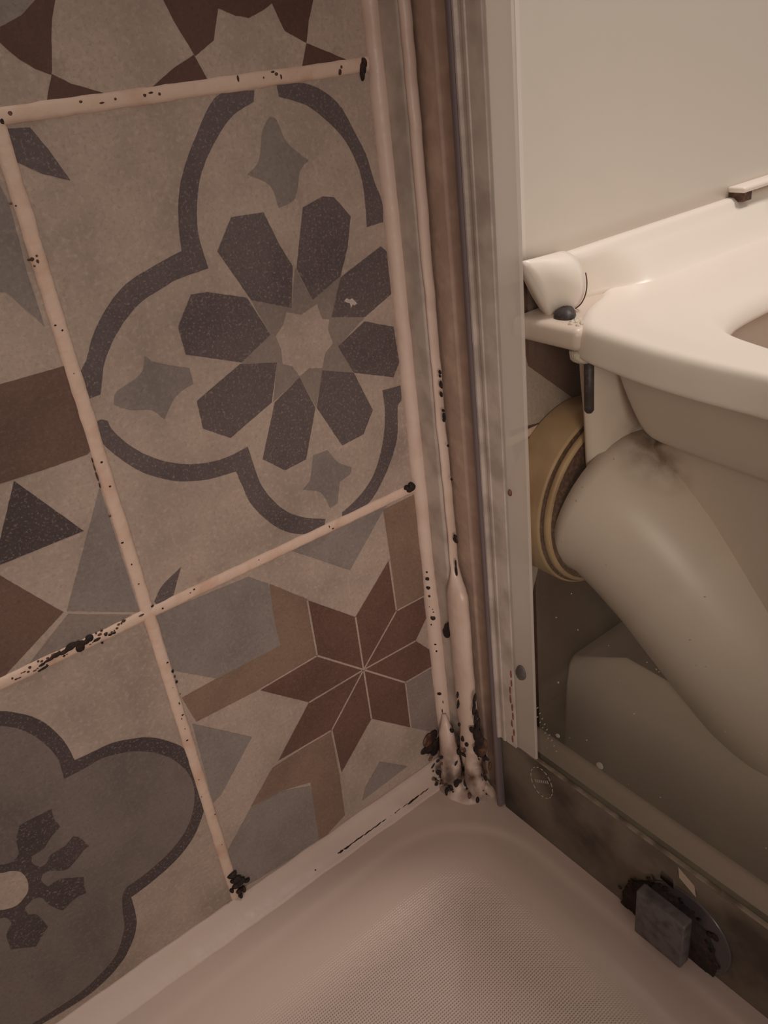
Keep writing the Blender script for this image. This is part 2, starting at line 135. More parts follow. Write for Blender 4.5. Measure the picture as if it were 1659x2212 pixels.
class MB:
    def __init__(s): s.v = []; s.f = []; s.m = []
    def add(s, verts, faces, mi=0):
        b = len(s.v); s.v += [Vector(v) for v in verts]
        for f in faces: s.f.append(tuple(i + b for i in f)); s.m.append(mi)
    def box(s, a, b, mi=0):
        (x0, y0, z0), (x1, y1, z1) = a, b
        s.add([(x0,y0,z0),(x1,y0,z0),(x1,y1,z0),(x0,y1,z0),(x0,y0,z1),(x1,y0,z1),(x1,y1,z1),(x0,y1,z1)],
              [(0,3,2,1),(4,5,6,7),(0,1,5,4),(1,2,6,5),(2,3,7,6),(3,0,4,7)], mi)
    def prism(s, poly, z0, z1, mi=0):                      # poly in (x, y), anticlockwise
        n = len(poly)
        s.add([(x, y, z0) for x, y in poly] + [(x, y, z1) for x, y in poly],
              [tuple(range(n))[::-1], tuple(range(n, 2*n))] + [(i, (i+1) % n, n + (i+1) % n, n + i) for i in range(n)], mi)
    def loft(s, rings, mi=0, cap=(True, True), closed=True):
        n = len(rings[0]); vs = [p for r in rings for p in r]; fs = []
        for k in range(len(rings)-1):
            for i in range(n if closed else n-1):
                j = (i+1) % n; fs.append((k*n+i, k*n+j, (k+1)*n+j, (k+1)*n+i))
        if cap[0]: fs.append(tuple(range(n))[::-1])
        if cap[1]: fs.append(tuple(range((len(rings)-1)*n, len(rings)*n)))
        s.add(vs, fs, mi)
    def tube(s, pts, radii, n=20, mi=0, sq=None):
        rings = []; pts = [Vector(p) for p in pts]; up = None
        for k, p in enumerate(pts):
            d = (pts[min(k+1, len(pts)-1)] - pts[max(k-1, 0)]).normalized()
            if up is None: up = d.orthogonal().normalized()
            up = (up - d * up.dot(d)).normalized(); sd = d.cross(up); r = radii[k] if isinstance(radii, (list, tuple)) else radii
            rings.append([p + (up*math.cos(t) + sd*math.sin(t)) * r for t in (2*math.pi*i/n for i in range(n))])
        s.loft(rings, mi)
    def blob(s, c, nrm, r1, r2, h, mi=0, n=12, t1=None, seed=0):
        # a flattened, irregular dome lying on a surface
        nrm = Vector(nrm).normalized(); t1 = Vector(t1) if t1 else nrm.orthogonal()
        t1 = (t1 - nrm * t1.dot(nrm)).normalized(); t2 = nrm.cross(t1); c = Vector(c)
        ring = []; rr = random.Random(seed)
        ph = [rr.uniform(.72, 1.25) for _ in range(n)]
        ph = [(ph[i-1] + 2*ph[i] + ph[(i+1) % n]) / 4 for i in range(n)]
        rings = []
        for u, hh in ((1.0, 0.0), (.93, .45), (.7, .8), (.35, 1.0)):
            rings.append([c + t1*r1*u*ph[i]*math.cos(2*math.pi*i/n) + t2*r2*u*ph[i]*math.sin(2*math.pi*i/n) + nrm*h*hh for i in range(n)])
        s.loft(rings, mi)
    def obj(s, name, mats, parent=None, smooth=True):
        me = bpy.data.meshes.new(name); me.from_pydata([tuple(v) for v in s.v], [], s.f)
        for mt in (mats if isinstance(mats, (list, tuple)) else [mats]): me.materials.append(mt)
        for p, i in zip(me.polygons, s.m): p.material_index = i; p.use_smooth = smooth
        bm = bmesh.new(); bm.from_mesh(me); bmesh.ops.recalc_face_normals(bm, faces=bm.faces); bm.to_mesh(me); bm.free()
        o = bpy.data.objects.new(name, me); COL.objects.link(o)
        if parent: attach(o, parent)
        return o
def smooth01(a, b, x):
    t = max(0.0, min(1.0, (x - a) / (b - a))); return t*t*(3 - 2*t)
def nz(x, y, z, s, seed=0): return noise.noise(Vector((x*s + seed*13.7, y*s - seed*5.1, z*s + seed*3.3)))
# ------------------------------------------------------------------ materials
def mat(name, rgb, rough=.5, metal=0.0, spec=.5, bump=None, vary=None, coat=0.0, sss=0.0):
    mt = bpy.data.materials.new(name); mt.use_nodes = True; nt = mt.node_tree; N = nt.nodes; Lk = nt.links
    b = N['Principled BSDF']; c = lin(rgb)
    b.inputs['Base Color'].default_value = c; b.inputs['Roughness'].default_value = rough
    b.inputs['Metallic'].default_value = metal; b.inputs['Specular IOR Level'].default_value = spec
    b.inputs['Coat Weight'].default_value = coat; b.inputs['Coat Roughness'].default_value = .08
    tc = N.new('ShaderNodeTexCoord')
    if vary:                                               # (scale, rgb2, low, high, detail)
        n = N.new('ShaderNodeTexNoise'); n.inputs['Scale'].default_value = vary[0]; n.inputs['Detail'].default_value = vary[4] if len(vary) > 4 else 6
        Lk.new(tc.outputs['Object'], n.inputs['Vector'])
        r = N.new('ShaderNodeMapRange'); r.inputs[1].default_value = vary[2]; r.inputs[2].default_value = vary[3]
        Lk.new(n.outputs['Fac'], r.inputs[0])
        mx = N.new('ShaderNodeMix'); mx.data_type = 'RGBA'; mx.inputs[6].default_value = c; mx.inputs[7].default_value = lin(vary[1])
        Lk.new(r.outputs[0], mx.inputs[0]); Lk.new(mx.outputs[2], b.inputs['Base Color'])
    if bump:                                               # (scale, distance)
        n = N.new('ShaderNodeTexNoise'); n.inputs['Scale'].default_value = bump[0]; n.inputs['Detail'].default_value = 5
        Lk.new(tc.outputs['Object'], n.inputs['Vector'])
        bp = N.new('ShaderNodeBump'); bp.inputs['Distance'].default_value = bump[1]
        Lk.new(n.outputs['Fac'], bp.inputs['Height']); Lk.new(bp.outputs[0], b.inputs['Normal'])
    return mt
TILE = (176, 158, 145)
def tile_mat(name, rgb, worn):
    """glazed cement-look tile: colour broken up by mottling, wear flecks and fine pits"""
    mt = bpy.data.materials.new(name); mt.use_nodes = True; nt = mt.node_tree; N = nt.nodes; Lk = nt.links
    b = N['Principled BSDF']; b.inputs['Roughness'].default_value = .46; b.inputs['Specular IOR Level'].default_value = .35
    tc = N.new('ShaderNodeTexCoord')
    def tex(scale, det, lo, hi, rough=.6):
        n = N.new('ShaderNodeTexNoise'); n.inputs['Scale'].default_value = scale; n.inputs['Detail'].default_value = det; n.inputs['Roughness'].default_value = rough
        Lk.new(tc.outputs['Object'], n.inputs['Vector'])
        r = N.new('ShaderNodeMapRange'); r.inputs[1].default_value = lo; r.inputs[2].default_value = hi
        Lk.new(n.outputs['Fac'], r.inputs[0]); return r.outputs[0]
    def mix(a, c2, fac, k):
        mx = N.new('ShaderNodeMix'); mx.data_type = 'RGBA'
        ml = N.new('ShaderNodeMath'); ml.operation = 'MULTIPLY'; ml.inputs[1].default_value = k; Lk.new(fac, ml.inputs[0])
        Lk.new(ml.outputs[0], mx.inputs[0])
        if isinstance(a, tuple): mx.inputs[6].default_value = a
        else: Lk.new(a, mx.inputs[6])
        mx.inputs[7].default_value = c2; return mx.outputs[2]
    c = mix(lin(rgb), lin(tuple(v*.80 for v in rgb)), tex(22, 6, .42, .68), .8)
    c = mix(c, lin(tuple(min(255, v*1.12) for v in rgb)), tex(420, 3, .5, .75), .55)
    c = mix(c, lin(tuple(v*.82 for v in rgb)), tex(650, 2, .52, .78), .7)
    if worn: c = mix(c, lin((168, 152, 140)), tex(900, 2, .55, .72), worn)
    c = mix(c, lin((112, 88, 76)), tex(60, 8, .62, .74, .7), .45)
    Lk.new(c, b.inputs['Base Color'])
    n = N.new('ShaderNodeTexNoise'); n.inputs['Scale'].default_value = 500; n.inputs['Detail'].default_value = 3
    Lk.new(tc.outputs['Object'], n.inputs['Vector'])
    bp = N.new('ShaderNodeBump'); bp.inputs['Distance'].default_value = .00025; bp.inputs['Strength'].default_value = .6
    Lk.new(n.outputs['Fac'], bp.inputs['Height']); Lk.new(bp.outputs[0], b.inputs['Normal'])
    return mt
TM = {'light': tile_mat('tile_cream', TILE, 0), 'chip': tile_mat('tile_chip', (196, 182, 172), 0), 'slate': tile_mat('tile_slate', (100, 88, 88), .45),
      'dslate': tile_mat('tile_dark_slate', (80, 69, 69), .42), 'grey': tile_mat('tile_grey_blue', (138, 127, 121), .2),
      'grey2': tile_mat('tile_grey_fill', (122, 110, 105), .15), 'blue': tile_mat('tile_pale_blue', (140, 129, 123), .25),
      'blend': tile_mat('tile_mid_grey', (140, 126, 118), .2), 'tan': tile_mat('tile_tan', (136, 112, 96), .15),
      'brown': tile_mat('tile_brown', (112, 87, 76), .12), 'dbrown': tile_mat('tile_dark_brown', (92, 66, 56), .06),
      'dbrown2': tile_mat('tile_red_brown', (108, 80, 70), .14)}
grout_m = mat('grout_cream', (214, 188, 170), .6, bump=(300, .0004), vary=(55, (196, 158, 134), .5, .75))
mould_m = mat('mould_black', (24, 15, 13), .75, bump=(900, .0004), vary=(300, (58, 34, 24), .45, .7))
rust_m = mat('mould_brown', (72, 46, 34), .7, vary=(400, (112, 78, 58), .45, .65), bump=(900, .0003))
sil_m = mat('silicone_white', (206, 184, 170), .36, spec=.4, bump=(120, .0006), vary=(40, (190, 164, 148), .5, .8))
sil2_m = mat('silicone_tray_edge', (200, 180, 168), .34, spec=.4, bump=(120, .0004))
alu_m = mat('aluminium_satin', (196, 188, 178), .30, metal=.45, bump=(60, .0001), vary=(35, (140, 134, 126), .4, .75))
alu2_m = mat('aluminium_limescaled', (192, 180, 170), .42, metal=.15, bump=(180, .0004), vary=(60, (166, 154, 144), .42, .66))
rail_m = mat('aluminium_grimy', (118, 108, 94), .42, metal=.2, bump=(70, .0003), vary=(26, (70, 62, 55), .42, .66))
rail2_m = mat('aluminium_lip', (150, 138, 122), .4, metal=.3, vary=(90, (110, 98, 84), .45, .6))
redrust_m = mat('rust_red', (128, 70, 48), .7, vary=(400, (90, 52, 38), .45, .6))
gasket_m = mat('gasket_purple_grey', (104, 92, 94), .45)
acr_m = mat('tray_acrylic', (194, 173, 161), .3, spec=.5, coat=.25)
porc_m = mat('porcelain', (228, 216, 204), .12, spec=.5, coat=.4)
porc2_m = mat('porcelain_dusty', (212, 196, 184), .35, spec=.4)
def grime(mt, centre, radius, rgb):
    nt = mt.node_tree; N = nt.nodes; Lk = nt.links; b = N['Principled BSDF']
    g = N.new('ShaderNodeNewGeometry'); v = N.new('ShaderNodeVectorMath'); v.operation = 'DISTANCE'; v.inputs[1].default_value = centre; Lk.new(g.outputs['Position'], v.inputs[0])
    n = N.new('ShaderNodeTexNoise'); n.inputs['Scale'].default_value = 70; n.inputs['Detail'].default_value = 6; Lk.new(g.outputs['Position'], n.inputs['Vector'])
    a = N.new('ShaderNodeMapRange'); a.inputs[1].default_value = radius; a.inputs[2].default_value = radius*.2; Lk.new(v.outputs['Value'], a.inputs[0])
    c = N.new('ShaderNodeMapRange'); c.inputs[1].default_value = .38; c.inputs[2].default_value = .62; Lk.new(n.outputs['Fac'], c.inputs[0])
    m_ = N.new('ShaderNodeMath'); m_.operation = 'MULTIPLY'; Lk.new(a.outputs[0], m_.inputs[0]); Lk.new(c.outputs[0], m_.inputs[1])
    mx = N.new('ShaderNodeMix'); mx.data_type = 'RGBA'; src = b.inputs['Base Color'].links[0].from_socket if b.inputs['Base Color'].links else None
    mx.inputs[6].default_value = b.inputs['Base Color'].default_value
    if src: Lk.new(src, mx.inputs[6])
    mx.inputs[7].default_value = lin(rgb)
    Lk.new(m_.outputs[0], mx.inputs[0]); Lk.new(mx.outputs[2], b.inputs['Base Color'])
grime(sil_m, (.151, -.010, -.196), .027, (84, 58, 42)); grime(sil_m, (.156, -.034, -.190), .028, (80, 52, 38)); grime(sil_m, (.151, -.012, -.203), .020, (26, 16, 13))
grime(porc2_m, (.285, -.055, -.015), .035, (116, 90, 62))
seat_m = mat('seat_plastic', (238, 228, 219), .36, spec=.5)
lid_m = mat('lid_plastic', (224, 215, 206), .34, spec=.4)
bolt_m = mat('black_plastic', (44, 38, 40), .5, vary=(500, (78, 68, 66), .5, .75))
crust_m = mat('limescale_crust', (206, 196, 180), .7, bump=(400, .001))
rub_m = mat('rubber_collar', (186, 156, 118), .5, vary=(30, (160, 128, 94), .45, .7))
chrome_m = mat('chrome', (220, 214, 206), .12, metal=1.0)
block_m = mat('guide_block_grey', (92, 86, 86), .45, vary=(180, (66, 58, 56), .45, .7), bump=(300, .0003))
floor_m = mat('floor_vinyl', (176, 158, 132), .5, vary=(8, (160, 142, 118), .45, .7))
etch_m = mat('etched_mark', (150, 143, 130), .7)
# ------------------------------------------------------------------ setting: tiled wall
def refine(pts, s):
    """round the gentle turns of an outline with a spline, keep its sharp corners"""
    if not s: return pts
    n = len(pts); out = []
    def corner(i):
        if s == 2 and False: return False
        a = Vector(pts[i-1]); b = Vector(pts[i]); c = Vector(pts[(i+1) % n])
        u = (b-a); v = (c-b)
        if u.length < 1e-6 or v.length < 1e-6: return True
        return u.angle(v) > (0.75 if s == 1 else 1.0)
    cr = [corner(i) for i in range(n)]
    for i in range(n):
        p1 = Vector(pts[i]); p2 = Vector(pts[(i+1) % n])
        p0 = Vector(pts[i-1]) if not cr[i] else p1 - (p2-p1)*.6
        p3 = Vector(pts[(i+2) % n]) if not cr[(i+1) % n] else p2 + (p2-p1)*.6
        for k in range(4):
            t = k/4.0
            out.append(tuple(.5*((2*p1) + (p2-p0)*t + (2*p0-5*p1+4*p2-p3)*t*t + (3*p1-p0-3*p2+p3)*t**3)))
    return out
def build_wall():
    """one mesh: tile bodies with slightly eased edges, printed pattern let into their faces"""
    names = list(TM); bm = bmesh.new(); G = .0026
    def quad(x0, x1, z0, z1, y, mi):
        vs = [bm.verts.new((x, y, z)) for x, z in ((x0, z0), (x1, z0), (x1, z1), (x0, z1))]
        f = bm.faces.new(vs); f.material_index = mi
    for i in range(-3, 5):
        for j in range(-3, 3):
            x0, x1, z0, z1 = i*.2, i*.2+.2, j*.2, j*.2+.2
            quad(x0+G, x1-G, z0+G, z1-G, 0.0, 0)
            e = .004
            for (a, b2) in (((x0+G, z0+G), (x1-G, z0+G)), ((x1-G, z0+G), (x1-G, z1-G)), ((x1-G, z1-G), (x0+G, z1-G)), ((x0+G, z1-G), (x0+G, z0+G))):
                vs = [bm.verts.new(p) for p in ((a[0], 0, a[1]), (b2[0], 0, b2[1]), (b2[0], e, b2[1]), (a[0], e, a[1]))]
                bm.faces.new(vs).material_index = 0
    # wall body behind the tiles
    quad(-.6, 1.0, -.6, .6, .004, 0)
    vs = [bm.verts.new(p) for p in ((-.6, .08, -.6), (1.0, .08, -.6), (1.0, .08, .6), (-.6, .08, .6))]; bm.faces.new(vs[::-1])
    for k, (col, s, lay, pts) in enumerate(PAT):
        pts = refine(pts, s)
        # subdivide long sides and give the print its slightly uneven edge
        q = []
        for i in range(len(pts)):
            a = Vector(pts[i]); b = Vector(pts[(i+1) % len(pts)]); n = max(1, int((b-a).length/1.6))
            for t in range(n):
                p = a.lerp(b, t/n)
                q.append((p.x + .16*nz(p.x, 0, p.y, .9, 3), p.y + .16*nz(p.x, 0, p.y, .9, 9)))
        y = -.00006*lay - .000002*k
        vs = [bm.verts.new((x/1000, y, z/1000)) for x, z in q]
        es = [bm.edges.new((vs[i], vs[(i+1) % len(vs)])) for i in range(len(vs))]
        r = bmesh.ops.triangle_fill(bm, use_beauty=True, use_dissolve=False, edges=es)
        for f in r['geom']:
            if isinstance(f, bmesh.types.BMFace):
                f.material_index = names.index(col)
    for (x0, z0, x1, z1) in STAR_LINES:                    # fine cream lines between the star's lozenges
        a = Vector((x0, z0)); b = Vector((x1, z1)); d = (b-a).normalized(); n = Vector((-d.y, d.x))*.52
        vs = [bm.verts.new((p.x/1000, -.00030, p.y/1000)) for p in (a+n, b+n, b-n, a-n)]
        bm.faces.new(vs).material_index = 0
    vs = [bm.verts.new((.1048 + .0009*math.cos(a), -.00032, -.0955 + .0009*math.sin(a))) for a in (2*math.pi*i/10 for i in range(10))]
    bm.faces.new(vs).material_index = 0
    for f in bm.faces:
        f.normal_update()
        if abs(f.normal.y) > .9 and f.calc_center_median().y < .05 and f.normal.y > 0: f.normal_flip()
    me = bpy.data.meshes.new('wall_left'); bm.to_mesh(me); bm.free()
    for n in names: me.materials.append(TM[n])
    o = bpy.data.objects.new('wall_left', me); COL.objects.link(o)
    tag(o, 'wall of patterned cement-look tiles running behind the shower tray and the toilet', 'wall', kind='structure')
    return o
wall = build_wall()
def grout():
    b = MB()
    def strip(p, q, along):
        n = int((Vector(q)-Vector(p)).length / .0035); rings = []
        for k in range(n+1):
            c = Vector(p).lerp(Vector(q), k/n)
            wa = .0029 + .00035*nz(c.x, 0, c.z, 180, 1) + .00022*nz(c.x, 0, c.z, 500, 2)
            wb = .0029 + .00035*nz(c.x, 0, c.z, 180, 4) + .00022*nz(c.x, 0, c.z, 500, 5)
            h = .0010 + .0002*nz(c.x, 0, c.z, 150, 6)
            d = Vector((1, 0, 0)) if along == 'z' else Vector((0, 0, 1))
            rings.append([c - d*wa + Vector((0, .001, 0)), c - d*wa*.93 + Vector((0, -h*.45, 0)), c - d*wa*.5 + Vector((0, -h*.9, 0)), c + Vector((0, -h, 0)),
                          c + d*wb*.5 + Vector((0, -h*.9, 0)), c + d*wb*.93 + Vector((0, -h*.45, 0)), c + d*wb + Vector((0, .001, 0))])
        b.loft(rings, 0, (False, False), closed=False)
    for i in range(-2, 5): strip((i*.2, 0, -.6), (i*.2, 0, .6), 'z')
    for j in range(-2, 3): strip((-.6, 0, j*.2), (.16 if j == -1 else 1.0, 0, j*.2), 'x')
    for k, (x, y, z, r1, r2) in enumerate(MOULD['grout']):
        b.blob((x/1000, -.00085, z/1000), (0, -1, 0), r1*.00085, r2*.00085, .0003, 2 if k % 3 == 0 or (z > 150 and k > 1) or r1+r2 > 2.2 else 1, t1=(1, 0, 0), seed=k)
    for k, (x, y, z, r1, r2) in enumerate(MOULD['grout_black']):
        b.blob((x/1000, -.0008, z/1000), (0, -1, 0), r1/1000, r2/1000, .0008, 1, t1=(.96, 0, .1), seed=k+50)
    for k in range(40):
        x = -.06 + k*.00125; z = .0012 + .0022*R0.uniform(-1, 1)
        b.blob((x, -.0008, z), (0, -1, 0), R0.uniform(.0004, .0011), R0.uniform(.0003, .0007), .0003, 2, t1=(1, 0, 0), seed=k+90)
    for k, (x, y, z, r1, r2) in enumerate(MOULD['grout_end']):
        b.blob((x/1000, -.0008, z/1000), (0, -1, 0), r1/1000, r2/1000, .0022, 1, t1=(1, 0, 0), seed=k+150)
    return b.obj('grout', [grout_m, mould_m, rust_m], wall)
grout()
# ------------------------------------------------------------------ floor of the room beyond
b = MB(); b.box((.15, -1.6, -.36), (1.4, .0, -.325)); fl = b.obj('floor', floor_m, smooth=False)
tag(fl, 'pale vinyl floor around the toilet beyond the shower screen', 'floor', kind='structure')
b = MB(); b.box((-.70, -1.1, -.36), (-.64, -.001, .9)); o = b.obj('wall_right', TM['light'], smooth=False)  # out-of-view side wall, added to hold back ambient light on the left
tag(o, 'unseen side wall of the shower, added to block light from the left', 'wall', kind='structure')
# ------------------------------------------------------------------ shower tray
RIM = -.205
def tray_z(x, y):
    """height of the moulded tray: flat rim, soft crease, then a shallow dished floor"""
    # rounded inner corner: signed distance (positive inside the basin)
    cx, cy, r = .150, -.026, .062
    dx, dy = cx - x, cy - y
    if dx < r and dy < r: d = r - math.hypot(r-dx, r-dy)
    else: d = min(dx, dy)
    z = RIM
    if d > 0: z = RIM - .0010*smooth01(0, .006, d) - .008*smooth01(.0, .12, d) - .022*max(0.0, d-.012)*smooth01(0, .05, d)
    else: z = RIM - .0
    if x > .196: z -= .0
    if x > .211:
        t = min(1.0, (x-.211)/.025); z -= .034*(1-math.sqrt(max(0, 1-t*t)))
    return z
def build_tray():
    xs = [-.62 + .01*i for i in range(44)]; xs = [x for x in xs if x < -.2]
    xs += [-.2 + .0025*i for i in range(int(.436/.0025)+1)]
    ys = [-.0005 - .0025*i for i in range(160)] + [-.41 - .01*i for i in range(30)]
    V = []; F = []; nx = len(xs)
    for y in ys:
        for x in xs: V.append((x, y, tray_z(x, y)))
    for j in range(len(ys)-1):
        for i in range(nx-1): a = j*nx+i; F.append((a, a+1, a+nx+1, a+nx))
    # outer skirt to the floor
    base = len(V)
    for y in ys: V.append((xs[-1]+.0005, y, -.325))
    for j in range(len(ys)-1): a = j*nx+nx-1; F.append((a, base+j, base+j+1, a+nx))
    me = bpy.data.meshes.new('shower_tray'); me.from_pydata(V, [], F)
    for p in me.polygons: p.use_smooth = True
    mt = acr_m; nt = mt.node_tree; N = nt.nodes; Lk = nt.links
    # moulded non-slip grid of small squares, only on the dished floor
    tc = N.new('ShaderNodeTexCoord'); sp = N.new('ShaderNodeSeparateXYZ'); Lk.new(tc.outputs['Object'], sp.inputs[0])
    def math_(op, a, b2=None):
        n = N.new('ShaderNodeMath'); n.operation = op
        for i, v in enumerate((a, b2)):
            if v is None: continue
            if isinstance(v, (int, float)): n.inputs[i].default_value = v
            else: Lk.new(v, n.inputs[i])
        return n.outputs[0]
    K = 2*math.pi/.0027
    sx = math_('SINE', math_('MULTIPLY', sp.outputs[0], K)); sy = math_('SINE', math_('MULTIPLY', sp.outputs[1], K))
    h = math_('MAXIMUM', math_('ABSOLUTE', sx), math_('ABSOLUTE', sy))
    mr = N.new('ShaderNodeMapRange'); mr.inputs[1].default_value = RIM-.0022; mr.inputs[2].default_value = RIM-.0055; Lk.new(sp.outputs[2], mr.inputs[0])
    bp = N.new('ShaderNodeBump'); bp.inputs['Distance'].default_value = .0007
    Lk.new(math_('MULTIPLY', h, mr.outputs[0]), bp.inputs['Height'])
    Lk.new(bp.outputs[0], N['Principled BSDF'].inputs['Normal'])
    me.materials.append(mt)
    bm = bmesh.new(); bm.from_mesh(me); bmesh.ops.recalc_face_normals(bm, faces=bm.faces)
    up = sum(f.normal.z for f in bm.faces)
    if up < 0: bmesh.ops.reverse_faces(bm, faces=bm.faces)
    bm.to_mesh(me); bm.free()
    o = bpy.data.objects.new('shower_tray', me); COL.objects.link(o)
    return tag(o, 'off-white moulded shower tray with a fine square-grid anti-slip floor', 'shower tray')
build_tray()
# ------------------------------------------------------------------ silicone beads
def bead_ring(c, r, n=14, ax='z', sx=1, sy=1):
    return [Vector(c) + Vector((r*sx*math.cos(t), r*sy*math.sin(t), 0) if ax == 'z' else (0, r*sx*math.cos(t), r*sy*math.sin(t))) for t in (2*math.pi*i/n for i in range(n))]
def corner_bead():
    b = MB(); rings = []; z = -.2
    while z < .6:
        r = .0043 + .0010*smooth01(-.04, -.10, z) + .0004*nz(0, 0, z, 60, 1) + .0002*nz(0, 0, z, 200, 2)
        wob = .0006*nz(0, 0, z, 40, 7)
        rings.append(bead_ring((.1572+wob, -.0005, z), r)); z += .004
    b.loft(rings, 0)
    for k, s in enumerate(MOULD['bead1']):
        ax, x, y, z, r1, r2 = s
        nrm = (0, -1, 0) if ax == 'y' else (-.75, -.65, 0)
        # sit the spot on the round face of the bead
        v = Vector((x/1000, y/1000)) - Vector((.1572, -.0005)); v = v.normalized()*(.0043 + .0010*smooth01(-.04, -.10, z/1000))
        b.blob((.1572+v.x, -.0005+v.y, z/1000), (v.x, v.y, 0), r1/1000, r2/1000, .0004, 1, t1=(-v.y, v.x, 0), seed=k)
    o = b.obj('silicone_bead', [sil_m, mould_m])
    return tag(o, 'white silicone bead where the patterned tiles meet the metal channel', 'sealant')
corner_bead()
def groove_bead():
    b = MB(); rings = []; z = -.196
    while z < .6:
        t = smooth01(-.044, -.062, z)
        y = -.0186 - .0012*smooth01(.05, -.02, z); hw = .0015
        if z > .1: hw = .0015 + .0008*smooth01(.1, .14, z)
        yc = y*(1-t) + (-.0243)*t; hw = hw*(1-t) + (.0078 + .0006*nz(0, 0, z, 45, 3))*t
        if z < -.15: hw += .0012*math.sin((z+.15)*160)
        th = .0028 + .0016*t
        xo = .1605 - .0035*t
        rings.append([Vector((xo + th*math.cos(a), yc + hw*math.sin(a) + .0006*nz(0, 0, z, 110, 8), z)) for a in (2*math.pi*i/14 for i in range(14))])
        z += .0035
    b.loft(rings, 0)
    for k, (x, y, z, r1, r2) in enumerate(MOULD['bead2']):
        b.blob((.1582-.0003, min(y/1000, -.017), z/1000), (-1, 0, 0), r1/1000, r2/1000, .0007, 1, t1=(0, 1, 0), seed=k)
    o = b.obj('silicone_bead', [sil_m, mould_m])
    return tag(o, 'white silicone bead in the groove of the metal channel, thick and lumpy at the bottom', 'sealant')
groove_bead()
BEADP = ((.001, .0078), (-.0008, .0074), (-.0022, .0054), (-.0050, .0028), (-.0085, .0007), (-.0125, -.0010), (-.0165, -.0022), (.001, -.005))
def tray_bead():
    b = MB(); rings = []; x = -.6
    while x <= .153:
        r = .0075 + .0007*nz(x, 0, 0, 60, 1) + .0003*nz(x, 0, 0, 220, 2)
        c = Vector((x, -.0005, -.2035))
        e = .0004*nz(x, 3, 0, 150, 4)
        rings.append([c + Vector((0, yy + e*(i_ > 3), zz*r/.0075)) for i_, (yy, zz) in enumerate(BEADP)])
        x += .004
    b.loft(rings, 0)
    for k, (x, y, z, r1, r2) in enumerate(MOULD['tray']):
        yy = min(y/1000, -.010)
        zz = tray_z(x/1000, yy) + .0001
        if yy > -.0125: zz = max(zz, -.2035 + .0007 + (yy + .0085)*.55)
        b.blob((x/1000, yy, zz), (0, -.15, 1), r1*.00135, r2*.0011, .0004, 1 if k % 4 else 2, t1=(1, .12, 0), seed=k+5)
    o = b.obj('silicone_bead', [sil2_m, mould_m, rust_m])
    return tag(o, 'white silicone bead along the foot of the tiled wall, with black mould streaks', 'sealant')
tray_bead()
